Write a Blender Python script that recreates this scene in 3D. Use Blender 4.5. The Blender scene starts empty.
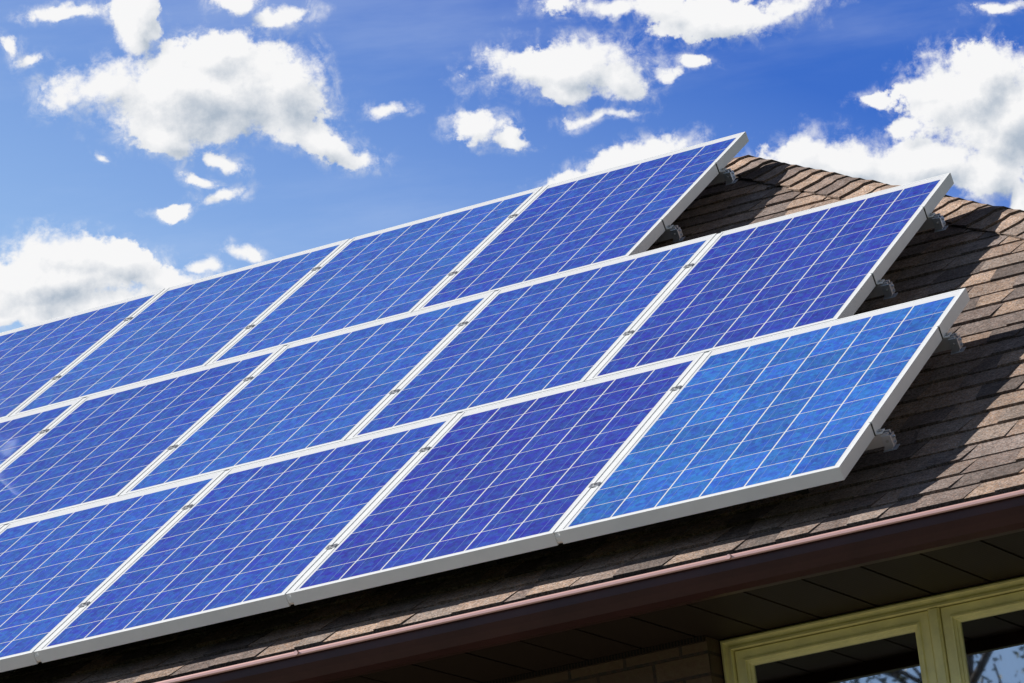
import bpy, bmesh, math, random
from mathutils import Vector, Matrix
random.seed(7)
R = math.radians
scn = bpy.context.scene
col = scn.collection

# ------------------------------------------------------------ camera
Z0 = 4.58                      # height of the array's lower front edge above the lawn
TH = R(32.0)                   # roof pitch
cam_d = bpy.data.cameras.new('camera'); cam = bpy.data.objects.new('camera', cam_d); col.objects.link(cam)
cam_d.sensor_width = 36.0; cam_d.lens = 4079.6 / 1024 * 36.0
cam_d.clip_start = 0.1; cam_d.clip_end = 5000
cam.matrix_world = Matrix(((0.88013, 0.22275, 0.41923, 4.51162),
                           (0.46128, -0.19259, -0.86610, -11.56496),
                           (-0.11218, 0.95566, -0.27226, -2.97613 + Z0),
                           (0, 0, 0, 1)))
scn.camera = cam

# ------------------------------------------------------------ view, sun, sky
scn.view_settings.view_transform = 'Standard'; scn.view_settings.look = 'None'
scn.view_settings.gamma = 1.0; scn.view_settings.use_curve_mapping = False
scn.view_settings.exposure = 0.25
sun_dir = Vector((-1.25, -math.sin(TH) + 0.08 * math.cos(TH), math.cos(TH) + 0.08 * math.sin(TH))).normalized()   # towards the sun
sd = bpy.data.lights.new('sun', 'SUN'); sd.energy = 5.0; sd.angle = R(0.5); sd.color = (1.0, 0.97, 0.92)
so = bpy.data.objects.new('sun', sd); col.objects.link(so)
so.rotation_euler = sun_dir.to_track_quat('Z', 'Y').to_euler(); so.location = (-20, -20, 20)
SUN_EL = math.asin(sun_dir.z); SUN_ROT = math.atan2(sun_dir.x, sun_dir.y)
SKY_STRENGTH = 0.06

world = bpy.data.worlds.new('World'); scn.world = world; world.use_nodes = True
wt = world.node_tree; wt.nodes.clear()
class NT:
    def __init__(s, t): s.t = t
    def n(s, k, **kw):
        x = s.t.nodes.new(k)
        for a, b in kw.items(): setattr(x, a, b)
        return x
    def l(s, a, b): s.t.links.new(a, b)
    def put(s, sock, v):
        if hasattr(v, 'is_output'): s.l(v, sock)
        else: sock.default_value = v
    def math(s, op, a, b=0.0, c=0.0, clamp=False):
        x = s.n('ShaderNodeMath', operation=op, use_clamp=clamp)
        s.put(x.inputs[0], a); s.put(x.inputs[1], b)
        if op in ('MULTIPLY_ADD', 'SMOOTH_MAX', 'SMOOTH_MIN', 'WRAP', 'COMPARE'): s.put(x.inputs[2], c)
        return x.outputs[0]
    def vmath(s, op, a, b=(0, 0, 0), out=0):
        x = s.n('ShaderNodeVectorMath', operation=op); s.put(x.inputs[0], a); s.put(x.inputs[1], b)
        return x.outputs[out]
    def ramp(s, v, a, b, lo=0.0, hi=1.0, kind='SMOOTHSTEP'):
        x = s.n('ShaderNodeMapRange', interpolation_type=kind)
        s.put(x.inputs[0], v); s.put(x.inputs[1], a); s.put(x.inputs[2], b); s.put(x.inputs[3], lo); s.put(x.inputs[4], hi)
        return x.outputs[0]
    def mix(s, f, a, b, blend='MIX'):
        x = s.n('ShaderNodeMix', data_type='RGBA', blend_type=blend, clamp_factor=True)
        s.put(x.inputs[0], f); s.put(x.inputs[6], a); s.put(x.inputs[7], b)
        return x.outputs[2]
    def noise(s, v, scale, detail=4, rough=0.55, dist=0.0, color=False, lac=2.0):
        x = s.n('ShaderNodeTexNoise'); s.put(x.inputs['Vector'], v)
        s.put(x.inputs['Scale'], scale); s.put(x.inputs['Detail'], detail); s.put(x.inputs['Roughness'], rough); s.put(x.inputs['Distortion'], dist)
        return x.outputs[1 if color else 0]

CLOUDS= [(-3.976, 3.948, 1.334, 0.59, -1.7), (-4.763, 5.073, 0.309, 0.478, -16.7), (-5.359, 4.21, 0.772, 0.281, 5.3), (-2.918, 3.923, 0.772, 0.534, -21.7), (-2.351, 3.093, 0.815, 0.225, -20.7), (-4.521, 3.518, 0.562, 0.253, -21.7), (-3.688, 3.024, 0.309, 0.14, -26.7), (-3.709, 4.412, 0.843, 0.365, -6.7), (-5.681, 5.323, 0.702, 0.126, -1.7), (-6.577, 4.919, 0.253, 0.126, -46.7), (-6.293, 4.688, 0.225, 0.084, 13.3), (-2.664, 4.883, 0.421, 0.197, 3.3), (-3.38, 5.165, 0.365, 0.126, -6.7), (-2.54, 4.133, 0.309, 0.112, -36.7), (-4.07, 2.786, 0.253, 0.112, -26.7), (-3.828, 2.559, 0.337, 0.112, 3.3), (-4.635, 2.428, 0.281, 0.084, 1.3), (-1.411, 3.506, 0.337, 0.098, -6.7), (-5.469, 3.275, 0.126, 0.056, -6.7), (1.163, 3.754, 1.095, 0.379, -2.7), (1.057, 3.456, 0.702, 0.197, -6.7), (1.848, 3.561, 0.421, 0.309, -16.7), (0.472, 3.892, 0.421, 0.211, -6.7), (2.513, 3.567, 0.309, 0.112, 1.3), (2.997, 3.595, 0.281, 0.098, -16.7), (1.542, 3.003, 0.449, 0.098, 1.3), (-0.149, 3.06, 0.449, 0.197, -14.7), (0.25, 2.844, 0.281, 0.112, -21.7), (2.004, 4.532, 0.955, 0.197, -6.7), (3.334, 4.178, 0.871, 0.281, -6.7), (4.327, 4.203, 0.702, 0.169, 8.3), (2.723, 4.391, 0.421, 0.169, -6.7), (2.132, 2.368, 0.871, 0.239, 5.3), (1.332, 2.179, 0.843, 0.197, 11.3), (6.846, 2.775, 0.983, 0.562, 8.3), (7.212, 2.28, 0.843, 0.702, -6.7), (6.006, 2.846, 0.59, 0.14, 5.3), (5.501, 2.764, 0.281, 0.084, -6.7), (5.809, 2.374, 0.365, 0.169, 13.3), (4.303, 2.197, 0.702, 0.197, 1.3), (4.984, 1.976, 0.983, 0.309, -11.7), (6.1, 1.845, 0.983, 0.365, -6.7), (6.851, 1.615, 0.702, 0.365, -6.7), (5.493, 1.492, 0.843, 0.253, -16.7), (7.262, 1.143, 0.169, 0.309, -6.7), (7.33, 3.892, 0.365, 0.084, -6.7), (-6.196, 1.904, 0.871, 0.337, -6.7), (-6.65, 1.647, 0.843, 0.337, -6.7), (-5.365, 1.75, 0.702, 0.253, -14.7), (-4.757, 1.509, 0.702, 0.197, -14.7), (-4.186, 1.555, 0.309, 0.112, -21.7), (-3.65, 1.662, 0.281, 0.14, -26.7), (-5.421, 1.276, 0.983, 0.197, 3.3), (-6.421, 1.195, 1.124, 0.169, 1.3), (-7.138, 1.11, 0.843, 0.112, 3.3), (-6.531, 1.463, 0.983, 0.253, -6.7)]
# cumulus of the day: each entry is (east-west, up-down, half width, half height, tilt), degrees of sky about one bearing
def cloud_group():
    g = bpy.data.node_groups.new('cumulus_field', 'ShaderNodeTree')
    g.interface.new_socket('P', in_out='INPUT', socket_type='NodeSocketVector')
    g.interface.new_socket('D', in_out='OUTPUT', socket_type='NodeSocketFloat')
    g.interface.new_socket('S', in_out='OUTPUT', socket_type='NodeSocketFloat')
    q = NT(g); gi = q.n('NodeGroupInput'); go = q.n('NodeGroupOutput'); P = gi.outputs[0]
    warp = q.vmath('SUBTRACT', q.noise(P, 1.1, 3, 0.5, color=True), (0.5, 0.5, 0.5))
    Pw = q.vmath('ADD', P, q.vmath('MULTIPLY', warp, (0.55, 0.55, 0.0)))
    D = None; sx = q.n('ShaderNodeSeparateXYZ'); q.l(Pw, sx.inputs[0])
    for (s_, t_, rx, ry, rot) in CLOUDS + [(-6.3, 1.55, 1.3, 0.50, -4), (-5.7, 1.15, 1.2, 0.35, 8), (-4.1, 4.05, 1.15, 0.55, -4)]:
        cb = q.n('ShaderNodeCombineXYZ'); q.l(sx.outputs[0], cb.inputs[0]); q.l(sx.outputs[1], cb.inputs[1])
        if D is not None: q.l(D, cb.inputs[2])          # weightless: only keeps the shader evaluating one cloud after another
        mp = q.n('ShaderNodeMapping', vector_type='TEXTURE'); q.l(cb.outputs[0], mp.inputs[0])
        mp.inputs[1].default_value = (s_, t_, 0); mp.inputs[2].default_value = (0, 0, R(rot)); mp.inputs[3].default_value = (rx * (1.17 if ry > 0.24 else 1.10), ry * (1.24 if ry > 0.24 else 1.12), 1e9)
        d = q.math('SUBTRACT', 1.0, q.vmath('LENGTH', mp.outputs[0], out=1))
        d = q.math('MULTIPLY', d, min(1.35, 0.46 + 1.15 * ry))
        D = d if D is None else q.math('SMOOTH_MAX', D, d, 0.12)
    n1 = q.noise(P, 1.9, 9, 0.62); n2 = q.noise(P, 7.0, 5, 0.6)
    D = q.math('MULTIPLY_ADD', q.math('SUBTRACT', n1, 0.5), 1.12, D)
    q.l(D, go.inputs[1])
    D = q.math('MULTIPLY_ADD', q.math('SUBTRACT', n2, 0.5), 0.62, D)
    q.l(D, go.inputs[0]); return g
def build_sky():
    q = NT(wt)
    out = q.n('ShaderNodeOutputWorld')
    K = 1.0 / SKY_STRENGTH
    sky = q.n('ShaderNodeTexSky', sky_type='NISHITA'); sky.sun_disc = False
    sky.sun_elevation = SUN_EL; sky.sun_rotation = SUN_ROT
    sky.air_density = 1.0; sky.dust_density = 1.0; sky.ozone_density = 3.0
    tc = q.n('ShaderNodeTexCoord').outputs['Generated']
    C = (-0.41879, 0.8663, 0.27228); A = (0.90032, 0.43523, 0.0); B = (0.1185, -0.24514, 0.96222)
    dc = q.vmath('DOT_PRODUCT', tc, C, 1)
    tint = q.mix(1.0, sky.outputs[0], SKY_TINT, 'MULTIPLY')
    # scattered cumulus all round the sky
    n = q.noise(q.vmath('MULTIPLY', tc, (3, 3, 7)), 1.3, 4, 0.58)
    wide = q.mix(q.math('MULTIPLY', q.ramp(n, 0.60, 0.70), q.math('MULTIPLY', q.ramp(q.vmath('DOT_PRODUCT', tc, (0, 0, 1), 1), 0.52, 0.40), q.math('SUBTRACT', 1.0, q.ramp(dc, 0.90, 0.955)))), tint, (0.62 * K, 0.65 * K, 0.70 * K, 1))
    # paler air round the horizon and an added bright patch low in the east, lighting the frame sides
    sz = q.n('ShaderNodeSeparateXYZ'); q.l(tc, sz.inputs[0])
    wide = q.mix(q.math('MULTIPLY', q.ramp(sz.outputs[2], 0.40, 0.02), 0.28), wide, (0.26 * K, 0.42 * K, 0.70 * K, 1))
    fill_bank = q.math('MULTIPLY', q.ramp(sz.outputs[0], 0.30, 0.62), q.ramp(q.math('ADD', sz.outputs[2], q.math('MULTIPLY', n, 0.45)), 0.74, 0.54))
    wide = q.mix(fill_bank, wide, (0.52 * K, 0.56 * K, 0.63 * K, 1))
    glow = q.math('MULTIPLY', q.ramp(q.vmath('DOT_PRODUCT', tc, (-0.42, -0.87, 0.26), 1), 0.86, 0.985), 0.8)   # bright blue patch added for the window panes to mirror
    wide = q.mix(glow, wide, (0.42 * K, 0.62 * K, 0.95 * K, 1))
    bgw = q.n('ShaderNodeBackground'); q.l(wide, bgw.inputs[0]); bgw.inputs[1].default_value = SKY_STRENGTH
    # the quarter of the sky behind the roof, with its own cumulus
    dcs = q.math('MAXIMUM', dc, 0.05)
    s = q.math('MULTIPLY', q.math('DIVIDE', q.vmath('DOT_PRODUCT', tc, A, 1), dcs), 57.2958)
    t = q.math('MULTIPLY', q.math('DIVIDE', q.vmath('DOT_PRODUCT', tc, B, 1), dcs), 57.2958)
    cx = q.n('ShaderNodeCombineXYZ'); q.l(s, cx.inputs[0]); q.l(t, cx.inputs[1]); P = cx.outputs[0]
    G = cloud_group()
    def field(p):
        x = q.n('ShaderNodeGroup'); x.node_tree = G; q.l(p, x.inputs[0]); return x.outputs
    D, S = field(P)
    D2 = field(q.vmath('ADD', P, (-0.16, 0.26, 0)))[1]
    edge = q.ramp(q.noise(P, 0.8, 2, 0.5), 0.35, 0.65, 0.17, 0.50)     # some edges crisp, some frayed
    wisp = q.math('MULTIPLY', q.ramp(D, -0.42, 0.20), q.math('MULTIPLY', q.ramp(q.noise(P, 2.6, 7, 0.66, 0.4), 0.42, 0.72), 0.62))
    alpha = q.math('MAXIMUM', q.ramp(D, -0.02, edge), wisp)
    relief = q.math('MULTIPLY_ADD', q.math('SUBTRACT', S, D2), 0.80, 0.86)
    deep = q.ramp(D2, 0.35, 1.25)
    lit = q.math('SUBTRACT', relief, q.math('MULTIPLY', deep, 0.55))
    lit = q.math('ADD', lit, q.math('MULTIPLY', q.math('SUBTRACT', q.noise(P, 1.5, 5, 0.55), 0.5), 0.22), clamp=True)
    cc = q.mix(lit, (0.36 * K, 0.42 * K, 0.50 * K, 1), (0.785 * K, 0.785 * K, 0.79 * K, 1))
    # air paler low down and towards the sun's side
    haze = q.math('MULTIPLY_ADD', t, -0.12, q.math('MULTIPLY_ADD', s, -0.06, 0.64), clamp=True)
    blue = q.mix(1.0, tint, SKY_TINT2, 'MULTIPLY')
    base = q.mix(haze, blue, (0.29 * K, 0.465 * K, 0.72 * K, 1))
    veil = q.math('MULTIPLY', q.ramp(q.noise(q.vmath('MULTIPLY', tc, (4, 4, 22)), 1.6, 6, 0.6), 0.42, 0.8), 0.22)
    base = q.mix(veil, base, (0.60 * K, 0.68 * K, 0.80 * K, 1))
    c = q.mix(alpha, base, cc)
    bgc = q.n('ShaderNodeBackground'); q.l(c, bgc.inputs[0]); bgc.inputs[1].default_value = SKY_STRENGTH
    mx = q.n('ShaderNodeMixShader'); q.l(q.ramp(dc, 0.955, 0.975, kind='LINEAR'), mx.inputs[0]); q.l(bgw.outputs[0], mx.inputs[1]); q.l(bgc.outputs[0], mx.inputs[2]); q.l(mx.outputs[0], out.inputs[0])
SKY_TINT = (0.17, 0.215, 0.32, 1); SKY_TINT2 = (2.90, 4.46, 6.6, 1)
build_sky()
world.cycles.sampling_method = 'MANUAL'; world.cycles.sample_map_resolution = 512

# ------------------------------------------------------------ helpers
def tag(o, label=None, cat=None, group=None, kind=None):
    if label: o['label'] = label
    if cat: o['category'] = cat
    if group: o['group'] = group
    if kind: o['kind'] = kind
    return o
def empty(name, loc=(0, 0, 0), rot=(0, 0, 0), parent=None):
    o = bpy.data.objects.new(name, None); col.objects.link(o); o.location = loc; o.rotation_euler = rot
    o.empty_display_size = 0.1
    if parent: o.parent = parent
    return o
class MB:
    def __init__(s): s.v = []; s.f = []; s.m = []; s.c = []; s.sm = []
    def face(s, pts, m=0, c=(1, 1, 1), sm=False):
        i = len(s.v); s.v += [tuple(p) for p in pts]; s.f.append(tuple(range(i, i + len(pts)))); s.m.append(m); s.c.append(c); s.sm.append(sm)
    def box(s, a, b, m=0, c=(1, 1, 1), bev=0.0):
        (x0, y0, z0), (x1, y1, z1) = a, b
        p = [(x0, y0, z0), (x1, y0, z0), (x1, y1, z0), (x0, y1, z0), (x0, y0, z1), (x1, y0, z1), (x1, y1, z1), (x0, y1, z1)]
        i = len(s.v); s.v += p
        for q in ((3, 2, 1, 0), (4, 5, 6, 7), (0, 1, 5, 4), (1, 2, 6, 5), (2, 3, 7, 6), (3, 0, 4, 7)):
            s.f.append(tuple(i + k for k in q)); s.m.append(m); s.c.append(c); s.sm.append(False)
    def loops(s, rings, m=0, c=(1, 1, 1), closed=True, cap=True, sm=False):
        n = len(rings[0]); i = len(s.v)
        for r in rings: s.v += [tuple(p) for p in r]
        for a in range(len(rings) - 1):
            for k in range(n if closed else n - 1):
                k2 = (k + 1) % n
                s.f.append((i + a * n + k, i + a * n + k2, i + (a + 1) * n + k2, i + (a + 1) * n + k)); s.m.append(m); s.c.append(c); s.sm.append(sm)
        if cap:
            s.f.append(tuple(i + k for k in reversed(range(n)))); s.m.append(m); s.c.append(c); s.sm.append(False)
            s.f.append(tuple(i + (len(rings) - 1) * n + k for k in range(n))); s.m.append(m); s.c.append(c); s.sm.append(False)
    def tube(s, p0, p1, r0, r1=None, n=12, m=0, c=(1, 1, 1), cap=True, sm=True):
        r1 = r0 if r1 is None else r1
        p0 = Vector(p0); p1 = Vector(p1); d = (p1 - p0).normalized()
        a = d.orthogonal().normalized(); b = d.cross(a)
        rg = []
        for p, r in ((p0, r0), (p1, r1)):
            rg.append([p + a * (r * math.cos(2 * math.pi * k / n)) + b * (r * math.sin(2 * math.pi * k / n)) for k in range(n)])
        s.loops(rg, m, c, sm=sm, cap=cap)
    def build(s, name, mats, parent=None, loc=(0, 0, 0), rot=(0, 0, 0), bevel=0.0):
        me = bpy.data.meshes.new(name); me.from_pydata(s.v, [], s.f)
        for m in (mats if isinstance(mats, (list, tuple)) else [mats]): me.materials.append(m)
        me.polygons.foreach_set('material_index', s.m); me.polygons.foreach_set('use_smooth', s.sm)
        at = me.attributes.new('tone', 'FLOAT_COLOR', 'FACE')
        at.data.foreach_set('color', [x for c in s.c for x in (c[0], c[1], c[2], 1.0)])
        me.update()
        o = bpy.data.objects.new(name, me); col.objects.link(o); o.location = loc; o.rotation_euler = rot
        if parent: o.parent = parent
        if bevel:
            b = o.modifiers.new('bevel', 'BEVEL'); b.width = bevel; b.segments = 2; b.limit_method = 'ANGLE'; b.angle_limit = R(40)
        return o

# ------------------------------------------------------------ materials
def mat(name, base, rough=0.5, metal=0.0, coat=0.0, spec=None):
    m = bpy.data.materials.new(name); m.use_nodes = True; t = m.node_tree; q = NT(t)
    b = t.nodes['Principled BSDF']; b.inputs['Base Color'].default_value = (*base, 1); b.inputs['Roughness'].default_value = rough
    b.inputs['Metallic'].default_value = metal; b.inputs['Coat Weight'].default_value = coat
    if spec is not None: b.inputs['Specular IOR Level'].default_value = spec
    return m, q, b
def obj_co(q): return q.n('ShaderNodeTexCoord').outputs['Object']
def bump(q, b, h, strength=0.3, dist=0.01):
    x = q.n('ShaderNodeBump'); x.inputs['Strength'].default_value = strength; x.inputs['Distance'].default_value = dist
    q.l(h, x.inputs['Height']); q.l(x.outputs[0], b.inputs['Normal'])
def vary(q, b, base, amt, scale, detail=5):
    n = q.noise(obj_co(q), scale, detail, 0.6)
    lo = tuple(x * (1 - amt) for x in base) + (1,); hi = tuple(min(1, x * (1 + amt)) for x in base) + (1,)
    c = q.mix(q.ramp(n, 0.3, 0.7), lo, hi); q.l(c, b.inputs['Base Color']); return c

M = {}
# anodised aluminium module frame, white
M['frame'], q, b = mat('white_frame', (0.84, 0.85, 0.85), 0.42, 0.0)
vary(q, b, (0.84, 0.85, 0.85), 0.03, 9.0)
M['backsheet'], q, b = mat('white_backsheet', (0.80, 0.81, 0.83), 0.5, 0.0, 0.35); b.inputs['Coat Roughness'].default_value = 0.12
# polycrystalline cells under glass
def cell_mat():
    m, q, b = mat('blue_cell', (0.03, 0.07, 0.4), 0.55, 0.0, 1.0)
    b.inputs['Coat Roughness'].default_value = 0.018; b.inputs['Coat IOR'].default_value = 1.62
    co = obj_co(q)
    tone = q.n('ShaderNodeAttribute', attribute_name='tone').outputs[0]
    info = q.n('ShaderNodeObjectInfo')
    v1 = q.n('ShaderNodeTexVoronoi'); q.l(q.vmath('MULTIPLY', co, (1.0, 0.55, 1.0)), v1.inputs['Vector']); v1.inputs['Scale'].default_value = 95.0
    sp = q.n('ShaderNodeSeparateColor'); q.l(v1.outputs['Color'], sp.inputs[0])
    v2 = q.n('ShaderNodeTexVoronoi'); q.l(co, v2.inputs['Vector']); v2.inputs['Scale'].default_value = 38.0
    sp2 = q.n('ShaderNodeSeparateColor'); q.l(v2.outputs['Color'], sp2.inputs[0])
    k = q.math('ADD', q.math('MULTIPLY', sp.outputs[0], 0.32), q.math('MULTIPLY', sp2.outputs[1], 0.18))
    k = q.math('ADD', k, 0.75)
    base = q.mix(1.0, info.outputs['Color'], tone, 'MULTIPLY')
    hs = q.n('ShaderNodeHueSaturation'); q.l(base, hs.inputs['Color']); q.l(k, hs.inputs['Value'])
    q.l(q.ramp(sp2.outputs[0], 0, 1, 0.485, 0.512, 'LINEAR'), hs.inputs['Hue'])
    q.l(hs.outputs[0], b.inputs['Base Color'])
    return m
M['cell'] = cell_mat()
M['busbar'], q, b = mat('silver_busbar', (0.18, 0.30, 0.66), 0.45, 0.1)
M['alu'], q, b = mat('mill_aluminium', (0.62, 0.63, 0.66), 0.36, 0.75)
bump(q, b, q.noise(obj_co(q), 60, 4), 0.15, 0.002)
M['steel'], q, b = mat('zinc_steel', (0.60, 0.64, 0.70), 0.30, 0.85)
M['bolt'], q, b = mat('bolt_steel', (0.42, 0.42, 0.42), 0.42, 0.5)
M['bronze'], q, b = mat('dark_bronze', (0.035, 0.032, 0.03), 0.6)
M['black'], q, b = mat('black_plastic', (0.02, 0.02, 0.02), 0.5)

def shingle_mat():
    m, q, b = mat('asphalt_shingle', (0.3, 0.2, 0.15), 0.92, spec=0.2)
    co = obj_co(q)
    tone = q.n('ShaderNodeAttribute', attribute_name='tone').outputs[0]
    g = q.n('ShaderNodeTexVoronoi'); q.l(co, g.inputs['Vector']); g.inputs['Scale'].default_value = 210.0
    s = q.n('ShaderNodeSeparateColor'); q.l(g.outputs['Color'], s.inputs[0])
    n1 = q.noise(co, 26.0, 5, 0.65); n2 = q.noise(co, 2.2, 4, 0.6)
    k = q.math('MULTIPLY_ADD', s.outputs[0], 1.0, 0.50)
    k = q.math('MULTIPLY', k, q.ramp(n1, 0.2, 0.8, 0.72, 1.28))
    k = q.math('MULTIPLY', k, q.ramp(n2, 0.25, 0.75, 0.85, 1.12))
    hs = q.n('ShaderNodeHueSaturation'); q.l(tone, hs.inputs['Color']); q.l(k, hs.inputs['Value'])
    q.l(q.ramp(s.outputs[1], 0, 1, 0.6, 1.35, 'LINEAR'), hs.inputs['Saturation'])
    q.l(hs.outputs[0], b.inputs['Base Color'])
    bump(q, b, q.math('ADD', s.outputs[2], n1), 0.55, 0.003)
    return m
M['shingle'] = shingle_mat()
M['felt'], q, b = mat('roof_deck', (0.03, 0.03, 0.03), 0.9)
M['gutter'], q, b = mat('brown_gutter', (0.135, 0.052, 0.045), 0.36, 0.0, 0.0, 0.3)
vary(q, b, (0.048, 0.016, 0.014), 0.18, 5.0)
M['gutter_lip'], q, b = mat('sunlit_gutter_lip', (0.72, 0.44, 0.40), 0.36, 0.30)  # same brown gutter; its sun highlight is put into this pale colour
def soffit_mat():
    m, q, b = mat('brown_soffit', (0.075, 0.055, 0.04), 0.6, spec=0.2)
    co = obj_co(q); v = q.n('ShaderNodeTexVoronoi', distance='CHEBYCHEV'); v.inputs['Scale'].default_value = 85.0; v.inputs['Randomness'].default_value = 0.0
    q.l(q.vmath('MULTIPLY', co, (1, 1, 0)), v.inputs['Vector'])
    h = q.ramp(v.outputs['Distance'], 0.22, 0.32)
    c = q.mix(h, (0.004, 0.003, 0.003, 1), (0.034, 0.021, 0.013, 1)); q.l(c, b.inputs['Base Color'])
    return m
M['soffit'] = soffit_mat()
def brick_mat():
    m, q, b = mat('red_brick', (0.3, 0.12, 0.08), 0.85)
    g = q.n('ShaderNodeNewGeometry').outputs['Position']; sp = q.n('ShaderNodeSeparateXYZ'); q.l(g, sp.inputs[0])
    cx = q.n('ShaderNodeCombineXYZ'); q.l(q.math('ADD', sp.outputs[0], sp.outputs[1]), cx.inputs[0]); q.l(q.math('ADD', sp.outputs[2], 0.022), cx.inputs[1])
    br = q.n('ShaderNodeTexBrick'); q.l(cx.outputs[0], br.inputs['Vector']); br.inputs['Scale'].default_value = 1.0
    br.inputs['Brick Width'].default_value = 0.21; br.inputs['Row Height'].default_value = 0.075; br.inputs['Mortar Size'].default_value = 0.006; br.inputs['Mortar Smooth'].default_value = 0.15
    br.inputs['Color1'].default_value = (0.13, 0.085, 0.045, 1); br.inputs['Color2'].default_value = (0.085, 0.055, 0.032, 1); br.inputs['Mortar'].default_value = (0.03, 0.026, 0.02, 1); br.inputs['Bias'].default_value = -0.1
    n = q.noise(g, 55, 6, 0.65); c = q.mix(q.ramp(n, 0.35, 0.65, 0, 0.5), br.outputs[0], (0.10, 0.045, 0.03, 1)); q.l(c, b.inputs['Base Color'])
    h = q.math('SUBTRACT', q.math('MULTIPLY', n, 0.35), br.outputs['Fac']); bump(q, b, h, 0.8, 0.008)
    return m
M['brick'] = brick_mat()
M['cream'], q, b = mat('yellow_cream_paint', (0.70, 0.64, 0.24), 0.38)
c_ = vary(q, b, (0.90, 0.82, 0.38), 0.08, 14.0)
bump(q, b, q.noise(q.vmath('MULTIPLY', obj_co(q), (2, 2, 1)), 120, 3), 0.06, 0.002)
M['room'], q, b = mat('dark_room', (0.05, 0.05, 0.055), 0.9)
M['curtain'], q, b = mat('grey_curtain', (0.80, 0.84, 0.78), 0.85)
def glass_mat():
    m = bpy.data.materials.new('window_glass'); m.use_nodes = True; t = m.node_tree; t.nodes.clear(); q = NT(t)
    out = q.n('ShaderNodeOutputMaterial'); mx = q.n('ShaderNodeMixShader'); q.l(mx.outputs[0], out.inputs[0])
    gl = q.n('ShaderNodeBsdfGlossy'); gl.inputs['Roughness'].default_value = 0.015; gl.inputs['Color'].default_value = (0.9, 0.95, 1, 1)
    tr = q.n('ShaderNodeBsdfTransparent'); tr.inputs['Color'].default_value = (0.88, 0.92, 0.90, 1)
    fr = q.n('ShaderNodeFresnel'); fr.inputs[0].default_value = 5.2
    q.l(fr.outputs[0], mx.inputs[0]); q.l(tr.outputs[0], mx.inputs[1]); q.l(gl.outputs[0], mx.inputs[2])
    return m
M['glass'] = glass_mat()
def grass_mat():
    m, q, b = mat('lawn', (0.06, 0.1, 0.03), 0.95, spec=0.1)
    co = obj_co(q); n = q.noise(co, 0.35, 6, 0.6); n2 = q.noise(co, 30, 4, 0.7)
    c = q.mix(q.ramp(n, 0.35, 0.65), (0.045, 0.085, 0.02, 1), (0.10, 0.12, 0.035, 1)); c = q.mix(q.ramp(n2, 0.3, 0.7, 0, 0.5), c, (0.03, 0.05, 0.012, 1))
    q.l(c, b.inputs['Base Color']); bump(q, b, n2, 0.6, 0.05); return m
M['grass'] = grass_mat()
M['bounce_patio'], q, b = mat('bounce_paving', (0.3, 0.27, 0.22), 0.8); vary(q, b, (0.21, 0.19, 0.155), 0.15, 3.0)
M['bark'], q, b = mat('bark', (0.10, 0.07, 0.05), 0.9); bump(q, b, q.noise(q.vmath('MULTIPLY', obj_co(q), (9, 9, 1.5)), 6, 5), 0.8, 0.02)
M['leaf'], q, b = mat('leaf', (0.06, 0.10, 0.025), 0.6)
tn = q.n('ShaderNodeAttribute', attribute_name='tone').outputs[0]; q.l(tn, b.inputs['Base Color'])
M['flue'], q, b = mat('flue_steel', (0.92, 0.92, 0.92), 0.2, 1.0)

# ------------------------------------------------------------ ground
g = MB(); S = 1500
g.face([(-S, -S, 0), (S, -S, 0), (S, S, 0), (-S, S, 0)])
tag(g.build('ground', M['grass']), kind='structure')
g = MB(); g.box((-17, -9.5, 0.0), (5, 0.74, 0.06))  # unseen slab added to bounce neutral light up to the window
tag(g.build('bounce_patio', M['bounce_patio']), kind='structure')

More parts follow.
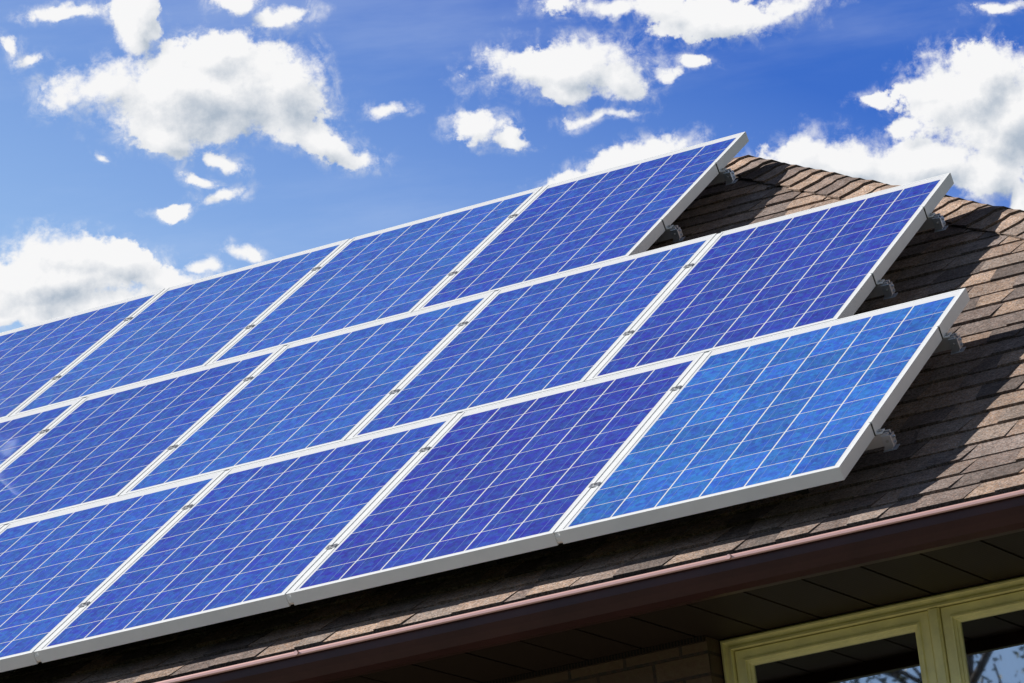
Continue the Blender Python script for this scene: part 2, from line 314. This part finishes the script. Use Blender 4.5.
# ------------------------------------------------------------ the house
house = empty('brick_house', (0, 0, 0))
tag(house, 'brick house with a brown shingle hip roof carrying the solar panels', 'house')
CT, ST = math.cos(TH), math.sin(TH)
YE, ZE = -0.007, -0.234 + Z0          # eave line before the kick
LEN = 5.505                            # slope length eave to ridge
XR, XL = 2.574, -15.7
WID = 2 * CT * LEN                     # depth of the house under the roof
def lift(v):                           # slight kick of the roof towards the eave, and a droop of its very edge
    k = max(0.0, 1 - v / 0.62)
    d = max(0.0, 1 - v / 0.05)
    return 0.035 * k ** 1.4 - 0.010 * d * d
TONES = [(0.34, 0.242, 0.188), (0.279, 0.208, 0.171), (0.404, 0.286, 0.215), (0.216, 0.163, 0.14), (0.304, 0.235, 0.195), (0.373, 0.268, 0.207), (0.251, 0.196, 0.171), (0.174, 0.136, 0.119)]
def shingles(name, O, U, V, width, left, right, parent, rnd):
    """courses of laminated shingles on one slope; left(v)/right(v) bound it along the eave"""
    O = Vector(O); U = Vector(U); V = Vector(V); N = U.cross(V)
    mb = MB(); EXP = 0.155
    def P(u, v, n): return O + U * u + V * v + N * (n + lift(max(v, 0)))
    ncourse = int(math.ceil(LEN / EXP))
    for i in range(ncourse):
        v0 = i * EXP + 0.022; v1 = min(v0 + EXP + 0.012, LEN)
        wob0 = rnd.uniform(-0.002, 0.002)
        a = left(v0) - 0.3; phase = rnd.uniform(0, 0.3); u = a - phase
        thick = rnd.random() < 0.5; s0 = 0
        while u < right(v0):
            w = rnd.uniform(0.09, 0.19) if thick else rnd.uniform(0.08, 0.24)
            sl = rnd.uniform(0.010, 0.030) * (1 if thick else -1)
            ua, ub = u, u + w
            top = 0.0115 if thick else 0.0075
            la0, lb0 = max(ua, left(v0)), min(ub, right(v0))
            la1, lb1 = max(ua + s0, left(v1)), min(ub + sl, right(v1))
            if lb0 - la0 > 0.004:
                if lb1 - la1 < 0.0: la1 = lb1 = max(min((la1 + lb1) / 2, right(v1)), left(v1))
                t = rnd.choice(TONES); k = rnd.uniform(0.86, 1.12)
                if i == 0: k *= 1.05
                t = tuple(x * k for x in t)
                jj = wob0 + rnd.uniform(-0.0015, 0.0015)
                ll = top + rnd.uniform(-0.001, 0.0022)
                c2 = tuple(x * 0.45 for x in t)                     # raw asphalt edge of the mat
                vm = (v0 + v1) / 2
                A0, B0 = P(la0, v0 + jj, ll), P(lb0, v0 + jj, ll)
                Am, Bm = P((la0 + la1) / 2, vm, ll * 0.62), P((lb0 + lb1) / 2, vm, ll * 0.62)
                A1, B1 = P(la1, v1, 0.0012), P(lb1, v1, 0.0012)
                mb.face([A0, B0, Bm, Am], 0, t); mb.face([Am, Bm, B1, A1], 0, t)
                a0, b0 = P(la0, v0 + jj, -0.006), P(lb0, v0 + jj, -0.006)
                mb.face([a0, b0, B0, A0], 0, c2)
                mb.face([a0, A0, Am, A1, P(la1, v1, -0.006)], 0, c2); mb.face([b0, P(lb1, v1, -0.006), B1, Bm, B0], 0, c2)
            u += w; thick = not thick; s0 = sl
    return mb.build(name, M['shingle'], parent)
rnd = random.Random(11)
slopes = [((0, YE, ZE), (1, 0, 0), (0, CT, ST), lambda v: XL + v * CT, lambda v: XR - v * CT),
          ((XR, YE, ZE), (0, 1, 0), (-CT, 0, ST), lambda v: v * CT, lambda v: WID - v * CT),
          ((0, YE + WID, ZE), (-1, 0, 0), (0, -CT, ST), lambda v: -XR + v * CT, lambda v: -XL - v * CT),
          ((XL, YE + WID, ZE), (0, -1, 0), (CT, 0, ST), lambda v: v * CT, lambda v: WID - v * CT)]
deck = MB()
for O, U, V, lf, rt in slopes:
    O = Vector(O); U = Vector(U); V = Vector(V); N = U.cross(V)
    vs = [0.034, 0.05, 0.15, 0.3, 0.45, 0.62, LEN]
    for k in range(len(vs) - 1):
        a, b_ = vs[k], vs[k + 1]
        deck.face([O + U * lf(a) + V * a + N * (lift(a) - 0.006), O + U * rt(a) + V * a + N * (lift(a) - 0.006),
                   O + U * rt(b_) + V * b_ + N * (lift(b_) - 0.006), O + U * lf(b_) + V * b_ + N * (lift(b_) - 0.006)])
roof = deck.build('roof', M['felt'], house)
for k, (O, U, V, lf, rt) in enumerate(slopes):
    shingles('shingles', O, U, V, 0, lf, rt, roof, rnd)
# hip and ridge caps
def caps(p0, p1, wa, wb, parent, rnd, e=0.14):
    """p0 low end, p1 high end; wa, wb: unit vectors lying in the two slopes, square to the line"""
    p0 = Vector(p0); p1 = Vector(p1); d = (p1 - p0); L = d.length; d.normalize(); wa = Vector(wa); wb = Vector(wb)
    up = (-(wa + wb)).normalized()
    mb = MB(); n = int(L / e)
    na = d.cross(wa); na = na if na.z > 0 else -na
    nb = d.cross(wb); nb = nb if nb.z > 0 else -nb
    def ring(s, h, w):
        c = p0 + d * s
        lf = lift(c.z and max(0.0, (c.z - ZE) / ST)) if parent is roof else 0
        c = c + Vector((0, 0, lf))
        return [c + wa * w + na * h, c + wa * (w * 0.42) + na * (h + 0.006), c + wa * 0.035 + na * (h + 0.012), c + up * (h + 0.010), c + wb * 0.035 + nb * (h + 0.012), c + wb * (w * 0.42) + nb * (h + 0.006), c + wb * w + nb * h]
    for i in range(n + 1):
        s = i * e + rnd.uniform(-0.006, 0.006); t = rnd.choice(TONES); k = rnd.uniform(0.9, 1.12); t = tuple(x * k for x in t); c2 = tuple(x * 0.4 for x in t)
        w = 0.155 + rnd.uniform(-0.008, 0.008); h0 = 0.021 + rnd.uniform(-0.002, 0.005)
        r0 = ring(s, h0, w); r1 = ring(min(s + e * 1.12, L), 0.012, w * 0.985); rb = ring(s, h0 - 0.012, w)
        for k2 in range(6):
            mb.face([r0[k2], r0[k2 + 1], r1[k2 + 1], r1[k2]], 0, t); mb.face([rb[k2], rb[k2 + 1], r0[k2 + 1], r0[k2]], 0, c2)
        for q0 in (0, 6): mb.face([rb[q0], r0[q0], r1[q0]], 0, c2)
    return mb
RZ = ZE + LEN * ST; RY = YE + LEN * CT; RX = XR - LEN * CT; RXL = XL + LEN * CT
hips = [((XR, YE, ZE), (RX, RY, RZ), slopes[0], slopes[1]), ((XL, YE, ZE), (RXL, RY, RZ), slopes[0], slopes[3]),
        ((XR, YE + WID, ZE), (RX, RY, RZ), slopes[2], slopes[1]), ((XL, YE + WID, ZE), (RXL, RY, RZ), slopes[2], slopes[3]),
        ((RXL, RY, RZ), (RX, RY, RZ), slopes[0], slopes[2])]
for p0, p1, sa, sb in hips:
    d = (Vector(p1) - Vector(p0)).normalized(); ws = []
    cen = {id(s): Vector(s[0]) + Vector(s[1]) * ((s[3](2.5) + s[4](2.5)) / 2) + Vector(s[2]) * 2.5 for s in (sa, sb)}
    for s in (sa, sb):
        N = Vector(s[1]).cross(Vector(s[2])); w = N.cross(d).normalized()
        if w.dot(cen[id(s)] - Vector(p0).lerp(Vector(p1), 0.5)) < 0: w = -w
        ws.append(w)
    caps(p0, p1, ws[0], ws[1], roof, rnd).build('ridge_cap' if p0[2] == p1[2] else 'hip_cap', M['shingle'], roof)
# fascia, gutter, soffit
ZL = -0.219 + Z0
ZG = -0.318 + Z0                      # underside of the gutter
ZS = -0.274 + Z0                      # underside of the soffit
YW, YB = 0.85, 0.75                    # window plane, brick face
prof = [(-0.070, ZL - 0.012), (-0.079, ZL - 0.013), (-0.0815, ZL - 0.006), (-0.079, ZL), (-0.070, ZL + 0.001), (-0.060, ZL - 0.004), (-0.0585, ZL - 0.020), (-0.0590, ZL - 0.040), (-0.0500, ZL - 0.062),
        (-0.032, ZL - 0.084), (-0.002, ZG + 0.003), (0.030, ZG + 0.003), (0.030, ZL + 0.03), (0.033, ZL + 0.03), (0.033, ZG), (-0.004, ZG), (-0.035, ZL - 0.087), (-0.053, ZL - 0.064), (-0.0620, ZL - 0.042), (-0.0630, ZL - 0.022), (-0.063, ZL - 0.014)]
gm = MB()
def path_pt(y, z, corner):             # gutter runs round the four eaves, mitred at the corners
    o = -y                             # outward distance from the eave reference
    x0, x1, y0, y1 = XL - o, XR + o, -o, YE * 2 + WID + o
    return [(x0, y0, z), (x1, y0, z), (x1, y1, z), (x0, y1, z)][corner]
rings = [[path_pt(y, z, c) for (y, z) in prof] for c in (0, 1, 2, 3, 0)]
gm.loops(rings, cap=False)
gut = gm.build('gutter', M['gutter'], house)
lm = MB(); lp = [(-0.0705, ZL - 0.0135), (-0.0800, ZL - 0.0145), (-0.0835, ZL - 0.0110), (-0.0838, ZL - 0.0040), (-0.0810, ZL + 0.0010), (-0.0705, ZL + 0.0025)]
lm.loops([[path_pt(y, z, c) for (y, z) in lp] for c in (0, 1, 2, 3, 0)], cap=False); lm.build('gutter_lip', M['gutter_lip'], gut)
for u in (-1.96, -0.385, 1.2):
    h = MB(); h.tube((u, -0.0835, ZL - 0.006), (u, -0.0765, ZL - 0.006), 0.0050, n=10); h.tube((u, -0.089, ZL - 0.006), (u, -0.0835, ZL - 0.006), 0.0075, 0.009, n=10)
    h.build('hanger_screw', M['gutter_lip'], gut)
sf = MB()
sx0, sx1, sy0, sy1 = XL + 0.04, XR - 0.04, 0.034, YE * 2 + WID - 0.034
bx0, bx1, by0, by1 = XL + 0.75, XR - 0.75, YB, YE * 2 + WID - YB
PITCH = 0.2035; x = -0.0735 - 76 * PITCH; sx0 = x
while x < sx1:                         # front soffit boards with a step at every joint
    xe = min(x + PITCH, sx1)
    sf.box((x + 0.004, sy0, ZS), (xe - 0.006, by0 + 0.14, ZS + 0.012)); sf.box((xe - 0.0055, sy0, ZS + 0.006), (xe + 0.0035, by0 + 0.14, ZS + 0.014))
    x += PITCH
y = by0 + 0.145
while y < sy1:
    ye = min(y + PITCH, sy1)
    for a, b_ in ((bx1 - 0.05, sx1), (sx0, bx0 + 0.05)):
        sf.box((a, y + 0.004, ZS), (b_, ye - 0.004, ZS + 0.012))
    y += PITCH
sf.box((bx0, by1 - 0.05, ZS + 0.013), (bx1, sy1, ZS + 0.02))
sf.box((sx0, sy0, ZS + 0.022), (sx1, sy1, ZS + 0.03))
sf.build('soffit', M['soffit'], house)
# walls; the window opening is x 0-1
WX0, WX1, WZT, WZB = -0.861, 0.691, -0.274 + Z0, Z0 - 1.70
w = MB(); T = 0.24
zt = ZS - 0.001
w.box((bx0, by0, 0), (WX0, by0 + T, zt)); w.box((WX1, by0, 0), (bx1, by0 + T, zt)); w.box((WX0, by0, 0), (WX1, by0 + T, WZB))
w.box((bx0, by1 - T, 0), (bx1, by1, zt)); w.box((bx0, by0 + T, 0), (bx0 + T, by1 - T, zt)); w.box((bx1 - T, by0 + T, 0), (bx1, by1 - T, zt))
w.build('wall', M['brick'], house)
tr = MB(); tr.box((bx0, by0 - 0.022, ZS - 0.018), (WX0 - 0.002, by0 - 0.003, ZS - 0.001)); tr.box((WX1 + 0.002, by0 - 0.022, ZS - 0.018), (bx1, by0 - 0.003, ZS - 0.001))
tr.build('trim', M['soffit'], house)
# window: casing, mullion, two sashes with stepped glazing stops
win = empty('window', (0, YW, Z0), parent=house)
def ring_frame(mb, x0, x1, z0, z1, prof):
    """prof: list of (inset, y) swept round a rectangle"""
    rg = []
    for (ins, yy) in prof:
        rg.append([(x0 + ins, yy, z0 + ins), (x1 - ins, yy, z0 + ins), (x1 - ins, yy, z1 - ins), (x0 + ins, yy, z1 - ins)])
    mb.loops(rg, cap=False)
cx0, cx1, czt, czb = -0.857, 0.687, -0.277, -1.698
cf = MB(); ring_frame(cf, cx0, cx1, czb, czt, [(0, 0.08), (0, 0.0), (0.006, -0.010), (0.012, -0.011), (0.017, 0.000), (0.028, 0.004), (0.031, -0.008), (0.039, -0.010), (0.0415, 0.0), (0.042, 0.030), (0.050, 0.030), (0.050, 0.08)])
cf.build('window_casing', M['cream'], win)
ml = MB(); ml.box((-0.106, 0.0, czb + 0.043), (-0.0665, 0.07, czt - 0.043)); ml.box((-0.101, -0.006, czb + 0.044), (-0.0715, 0.0, czt - 0.044))
ml.build('mullion', M['cream'], win, bevel=0.002)
for (a, b_) in ((-0.8120, -0.109), (-0.0635, 0.642)):
    s = MB(); zb, z1 = czb + 0.045, czt - 0.045
    ring_frame(s, a, b_, zb, z1, [(0, 0.06), (0, 0.010), (0.002, 0.008), (0.030, 0.008), (0.033, 0.001), (0.039, 0.000), (0.041, 0.008), (0.047, 0.010), (0.049, 0.016), (0.057, 0.020), (0.058, 0.05)])
    sh = s.build('sash', M['cream'], win)
    gq = MB(); gq.box((a + 0.0575, 0.028, zb + 0.0575), (b_ - 0.0575, 0.032, z1 - 0.0575)); gq.build('pane', M['glass'], win)
# room behind with a pleated curtain
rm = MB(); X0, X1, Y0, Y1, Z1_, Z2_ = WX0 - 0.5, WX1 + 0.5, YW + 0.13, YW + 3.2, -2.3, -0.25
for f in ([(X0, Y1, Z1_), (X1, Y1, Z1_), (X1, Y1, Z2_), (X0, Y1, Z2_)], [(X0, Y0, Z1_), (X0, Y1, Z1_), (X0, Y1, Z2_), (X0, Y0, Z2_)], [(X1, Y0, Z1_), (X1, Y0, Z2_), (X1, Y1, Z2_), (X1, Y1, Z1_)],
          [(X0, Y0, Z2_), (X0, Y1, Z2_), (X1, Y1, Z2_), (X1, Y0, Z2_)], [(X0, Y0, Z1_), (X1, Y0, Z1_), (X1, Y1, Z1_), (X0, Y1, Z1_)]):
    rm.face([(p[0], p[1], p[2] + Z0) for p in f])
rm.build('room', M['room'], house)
cu = MB(); rr = random.Random(3); pts = []
x = -0.86; ph = 0
while x < 0.70:
    pts.append((x, YW + 0.17 + 0.016 * math.sin(ph) + 0.006 * math.sin(ph * 2.3)))
    x += 0.008; ph += rr.uniform(0.55, 1.0)
cu.loops([[(p[0], p[1], Z0 - 1.8) for p in pts], [(p[0], p[1], Z0 - 0.30) for p in pts]], closed=False, cap=False, sm=True)
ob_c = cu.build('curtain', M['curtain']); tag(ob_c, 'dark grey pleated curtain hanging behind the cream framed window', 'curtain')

# ------------------------------------------------------------ solar array, laid out in the plane of the array
MAT = Matrix(((1, 0, 0), (0, CT, -ST), (0, ST, CT)))
def W(u, v, n=0.0):
    p = MAT @ Vector((u, v, n)); return Vector((p.x, p.y, p.z + Z0))
ROT = (TH, 0, 0)
PW, PH, GAP, ROWGAP = 0.990, 1.6840, 0.020, 0.0065
def rect(ins, n, x0=0, x1=PW, y0=0, y1=PH): return [(x0 + ins, y0 + ins, n), (x1 - ins, y0 + ins, n), (x1 - ins, y1 - ins, n), (x0 + ins, y1 - ins, n)]
fm = MB()
fm.loops([rect(0.0, -0.046), rect(0.0, -0.0012), rect(0.0012, 0.0), rect(0.0110, 0.0), rect(0.0115, -0.0004), rect(0.0115, -0.006), rect(0.0015, -0.0075), rect(0.0015, -0.0445), rect(0.028, -0.0445), rect(0.028, -0.046), rect(0.0, -0.046)], cap=False)
frame_me = None
LIP = 0.0116
CP, RP = 0.1578, 0.1597
CU0 = (PW - 6 * CP) / 2; CV0 = 0.0225
def laminate(rnd, var):
    mb = MB()
    mb.face([(LIP, LIP, -0.0014), (PW - LIP, LIP, -0.0014), (PW - LIP, PH - LIP, -0.0014), (LIP, PH - LIP, -0.0014)], 0)
    mb.face([(LIP, PH - LIP, -0.0066), (PW - LIP, PH - LIP, -0.0066), (PW - LIP, LIP, -0.0066), (LIP, LIP, -0.0066)], 3)  # backsheet underside coloured black to deepen the shade under the panels
    gu, gv = 0.0034, 0.0026
    for i in range(6):
        for j in range(10):
            a, b_ = CU0 + i * CP + gu, CU0 + (i + 1) * CP - gu; c, d = CV0 + j * RP + gv, CV0 + (j + 1) * RP - gv
            k = 1 + rnd.uniform(-var, var); hx = rnd.uniform(-var, var) * 0.6
            t = (max(0, k * (1 + hx)), k * (1 + hx * 0.4), k)
            mb.face([(a, c, -0.0010), (b_, c, -0.0010), (b_, d, -0.0010), (a, d, -0.0010)], 1, t)
            for f in (0.25, 0.75):
                x = a + (b_ - a) * f
                mb.face([(x - 0.0009, c, -0.0008), (x + 0.0009, c, -0.0008), (x + 0.0009, d, -0.0008), (x - 0.0009, d, -0.0008)], 2)
    return mb
fo = fm.build('frame', M['frame']); frame_me = fo.data; bpy.data.objects.remove(fo)
jb = MB(); jb.box((PW / 2 - 0.06, PH - 0.22, -0.030), (PW / 2 + 0.06, PH - 0.10, -0.0068)); jo = jb.build('junction_box', M['black']); jbox_me = jo.data; bpy.data.objects.remove(jo)
lam_me = []
for k, var in enumerate((0.05, 0.08, 0.06, 0.14)):
    o = laminate(random.Random(40 + k), var).build('laminate', [M['backsheet'], M['cell'], M['busbar'], M['black']]); lam_me.append(o.data); bpy.data.objects.remove(o)
rows = [(0.0, 0.0, 5), (-0.4925, PH + ROWGAP + 0.0025, 5), (-1.9017, 2 * (PH + ROWGAP) + 0.005, 5)]
# colour of the cells in each panel (own tones, with the sky's reflection mixed into the blue) and which cell pattern it has
BL = {(0, 0): ((0.040, 0.175, 0.655), 3),
      (0, 1): ((0.037, 0.068, 0.480), 1),
      (0, 2): ((0.037, 0.103, 0.557), 0),
      (0, 3): ((0.041, 0.134, 0.622), 2),
      (0, 4): ((0.041, 0.134, 0.622), 0),
      (1, 0): ((0.039, 0.081, 0.515), 1),
      (1, 1): ((0.041, 0.118, 0.589), 0),
      (1, 2): ((0.048, 0.156, 0.655), 2),
      (1, 3): ((0.041, 0.123, 0.602), 1),
      (1, 4): ((0.041, 0.123, 0.602), 0),
      (2, 0): ((0.043, 0.110, 0.602), 0),
      (2, 1): ((0.057, 0.168, 0.690), 2),
      (2, 2): ((0.063, 0.182, 0.711), 1),
      (2, 3): ((0.063, 0.168, 0.696), 0),
      (2, 4): ((0.048, 0.110, 0.602), 1)}
RN = ['bottom', 'middle', 'top']
PL = {(0, 0): 'lighter mottled blue solar panel at the right end of the bottom row',
      (0, 1): 'deep violet blue solar panel, second from the right end of the bottom row',
      (0, 2): 'blue solar panel, third from the right end of the bottom row above the gutter',
      (0, 3): 'blue solar panel in the bottom row, fourth from the right end',
      (0, 4): 'blue solar panel at the left end of the bottom row, fifth from the right',
      (1, 0): 'violet blue solar panel at the right end of the middle row',
      (1, 1): 'blue solar panel, second from the right end of the middle row',
      (1, 2): 'bright blue solar panel, third from the right end of the middle row',
      (1, 3): 'blue solar panel, fourth from the right end of the middle row',
      (1, 4): 'blue solar panel, fifth from the right in the middle row, at the left picture edge',
      (2, 0): 'blue solar panel at the right end of the top row against the sky',
      (2, 1): 'blue solar panel, second from the right end of the top row under the sky',
      (2, 2): 'pale blue solar panel, third from the right end of the top row under the sky',
      (2, 3): 'pale blue solar panel, fourth from the right end of the top row',
      (2, 4): 'darker blue solar panel, fifth from the right end of the top row'}
for r, (u0, v0, n) in enumerate(rows):
    for k in range(n):
        uR = u0 - GAP / 2 - k * (PW + GAP)
        p = empty('solar_panel', W(uR - PW, v0), ROT)
        tag(p, PL[(r, k)], 'solar panel', 'solar panels in three staggered rows on the roof')
        for nm, me in (('frame', frame_me), ('laminate', lam_me[BL[(r, k)][1]]), ('junction_box', jbox_me)):
            o = bpy.data.objects.new(nm, me); col.objects.link(o); o.parent = p
            if nm == 'laminate': o.color = (*BL[(r, k)][0], 1)
# rails, feet, clamps
RAILV = [(0.40, 1.305), (0.503, 1.272), (0.474, 1.245)]
PN = {0: 'lower', 1: 'upper'}
def bolt(mb, c, ax, r, h, m=0):
    c = Vector(c); ax = Vector(ax); mb.tube(c, c + ax * h, r, n=6, m=m, sm=False); mb.tube(c - ax * 0.002, c, r * 1.5, n=14, m=m)
for r, (u0, v0, n) in enumerate(rows):
    for w_, rv in enumerate(RAILV[r]):
        vv = v0 + rv; L = 6.3; XE = 0.042
        root = empty('mounting_rail', W(u0 - GAP / 2, vv, -0.046), ROT)
        tag(root, '%s of two silver rails with bolted bracket ends under the right edge of %s row' % (PN[w_], RN[r]), 'mounting rail', 'mounting rails under the panel rows')
        m = MB()                     # slotted C profile, 38 wide, 42 deep
        pr = [(-0.019, -0.001), (-0.006, -0.001), (-0.006, -0.010), (-0.012, -0.010), (-0.012, -0.016), (0.012, -0.016), (0.012, -0.010), (0.006, -0.010), (0.006, -0.001), (0.019, -0.001), (0.019, -0.042), (-0.019, -0.042)]
        m.loops([[(-L, a, b_) for a, b_ in pr], [(XE, a, b_) for a, b_ in pr]])
        m.build('rail_profile', M['alu'], root)
        e = MB()                     # bracket folded round the rail end: front plate, side plate, foot
        e.box((0.018, -0.0235, -0.050), (0.050, -0.0198, -0.006)); e.box((0.0465, -0.0198, -0.050), (0.0500, 0.018, -0.010))
        e.box((0.010, -0.024, -0.0600), (0.056, 0.022, -0.0570)); e.box((0.012, -0.0200, -0.0566), (0.044, 0.018, -0.0502))
        eb = e.build('end_bracket', M['steel'], root, bevel=0.0012)
        q1 = MB(); bolt(q1, (0.034, -0.0236, -0.026), (0, -1, 0), 0.0035, 0.004); q1.build('bolt', M['bolt'], eb)
        q1 = MB(); bolt(q1, (0.0502, 0.002, -0.022), (1, 0, 0), 0.0045, 0.006); bolt(q1, (0.0502, 0.001, -0.040), (1, 0, 0), 0.0040, 0.005); q1.build('bolt', M['steel'], eb)
        for k in range(6):
            f = MB(); x = -0.30 - 1.15 * k
            f.box((x - 0.022, -0.0255, -0.149), (x + 0.022, -0.0198, -0.010)); f.box((x - 0.022, -0.085, -0.1545), (x + 0.022, -0.0198, -0.149))
            bolt(f, (x, -0.026, -0.026), (0, -1, 0), 0.006, 0.008); bolt(f, (x, -0.055, -0.149), (0, 0, 1), 0.006, 0.008)
            f.build('roof_foot', M['bronze'], root)
        # end clamp gripping the outer frame
        c = empty('end_clamp', W(u0 - GAP / 2, vv), ROT)
        tag(c, '%s of two silver end clamps on the right edge of the %s panel row' % (PN[w_], RN[r]), 'clamp', 'end clamps')
        cm = MB(); cm.box((-0.007, -0.020, 0.0005), (0.0045, 0.020, 0.0035)); cm.box((0.0008, -0.020, -0.0455), (0.0045, 0.020, 0.0005)); cm.box((0.0046, -0.020, -0.0455), (0.024, 0.020, -0.0415))
        cm.build('clamp_body', M['frame'], c, bevel=0.0006)
        b2 = MB(); bolt(b2, (0.014, 0, -0.0414), (0, 0, 1), 0.0055, 0.007); b2.build('bolt', M['bolt'], c)
        b3 = MB(); b3.box((-0.0002, -0.0245, -0.0455), (0.0030, -0.0202, -0.002)); b3.build('dark_slot', M['black'], c)  # thin black strip along the clamp's lower side
# mid clamps between neighbours
def mid_proto():
    c = empty('mid_clamp', (0, 0, 0), ROT)
    cm = MB(); cm.box((-0.018, -0.016, 0.0006), (0.018, 0.016, 0.0036)); cm.box((-0.0095, -0.016, -0.030), (-0.0075, 0.016, 0.0006)); cm.box((0.0075, -0.016, -0.030), (0.0095, 0.016, 0.0006))
    cm.build('clamp_plate', M['alu'], c, bevel=0.0006)
    b2 = MB(); bolt(b2, (0, 0, 0.0040), (0, 0, 1), 0.0050, 0.003); b2.build('bolt', M['bolt'], c)
    return c
mp = mid_proto(); used = False
ORD = ['first', 'second', 'third', 'fourth', 'fifth']
for r, (u0, v0, n) in enumerate(rows):
    for k in range(1, n):
        for w_, rv in enumerate(RAILV[r]):
            if used:
                c = mp.copy(); col.objects.link(c)
                for ch in mp.children:
                    d = ch.copy(); col.objects.link(d); d.parent = c
            else: c = mp; used = True
            c.location = W(u0 - k * (PW + GAP), v0 + rv)
            tag(c, '%s clamp on the %s joint from the right end of the %s panel row' % (PN[w_], ORD[k - 1], RN[r]), 'clamp', 'mid clamps in the panel joints')
# joint strip closing each gap from below, and the curved cover at the foot of the bottom joints
for r, (u0, v0, n) in enumerate(rows):
    for k in range(1, n):
        j = MB(); x = 0.0
        a = GAP / 2 - 0.0008
        j.loops([[(-a, y_, -0.0022), (a, y_, -0.0022), (a, y_, -0.005), (-a, y_, -0.005)] for y_ in (0.004, PH - 0.006)])
        if r == 0:
            j.loops([[(-a, 0.0040, -0.0052), (a, 0.004, -0.0052), (a, 0.007, -0.0080), (-a, 0.007, -0.0080)],
                     [(-a, 0.0015, -0.020), (a, 0.0015, -0.020), (a, 0.0045, -0.020), (-a, 0.0045, -0.020)],
                     [(-a, 0.003, -0.036), (a, 0.003, -0.036), (a, 0.006, -0.036), (-a, 0.006, -0.036)],
                     [(-a, 0.010, -0.044), (a, 0.010, -0.044), (a, 0.013, -0.042), (-a, 0.013, -0.042)]], sm=False)
        o = j.build('joint_strip', M['frame'], None, W(u0 - k * (PW + GAP), v0), ROT)
        tag(o, 'pale cover strip closing the %s joint from the right end of the %s panel row' % (ORD[k - 1], RN[r]), 'cover strip', 'cover strips in the panel joints')

# ------------------------------------------------------------ unseen chimney off to the left, added for its reflection in the panels
ch = empty('chimney', (0, 0, 0)); tag(ch, 'unseen brick chimney with a bright steel flue, added to reflect in the panels', 'chimney')
m = MB(); m.box((-7.30, 4.42, RZ - 0.5), (-6.34, 4.74, Z0 + 3.46)); m.build('stack', M['brick'], ch)
m = MB(); m.box((-7.34, 4.39, Z0 + 3.46), (-6.31, 4.76, Z0 + 3.52)); m.build('chimney_cap', M['felt'], ch)
m = MB(); m.tube((-6.655, 4.60, Z0 + 3.52), (-6.655, 4.60, Z0 + 4.03), 0.130, 0.120, n=32); m.build('flue', M['flue'], ch)

# ------------------------------------------------------------ tree across the garden, seen only mirrored in the window
def tree(loc, hgt, seed, label):
    r = random.Random(seed); t = empty('garden_tree', loc); tag(t, label, 'tree')
    tk = MB(); lf = MB(); tips = []
    def limb(p, d, L, rad, depth):
        p = Vector(p); d = Vector(d).normalized(); n = 4
        for i in range(n):
            q0 = p.copy(); d = (d + Vector((r.uniform(-.18, .18), r.uniform(-.18, .18), r.uniform(-.05, .12)))).normalized(); p = p + d * (L / n)
            tk.tube(q0, p, rad * (1 - i / n * 0.5), rad * (1 - (i + 1) / n * 0.5), n=6, cap=False)
            if depth < 3 and i > 0:
                for _ in range(2):
                    a = r.uniform(0, 6.28); e = Vector((math.cos(a), math.sin(a), r.uniform(0.1, 0.7))).normalized()
                    limb(p, (d * 0.5 + e).normalized(), L * r.uniform(0.42, 0.6), rad * 0.45, depth + 1)
            if depth >= 2: tips.append((p.copy(), L))
    limb((0, 0, 0), (0, 0, 1), hgt * 0.72, hgt * 0.022, 0)
    for p, L in tips:
        for _ in range(8):
            c = p + Vector((r.gauss(0, 0.16), r.gauss(0, 0.16), r.gauss(0, 0.13))); a = Vector((r.uniform(-1, 1), r.uniform(-1, 1), r.uniform(-1, 1))).normalized(); b_ = a.orthogonal().normalized()
            s = r.uniform(0.02, 0.042); k = r.uniform(0.6, 1.3)
            lf.face([c - a * s, c + b_ * s * 0.5, c + a * s, c - b_ * s * 0.5], 0, (0.045 * k, 0.07 * k, 0.02 * k))
    tk.build('trunk', M['bark'], t); lf.build('crown', M['leaf'], t)
tree((-6.1, -19.9, 0), 8.2, 5, 'leafy green tree standing across the lawn from the window')
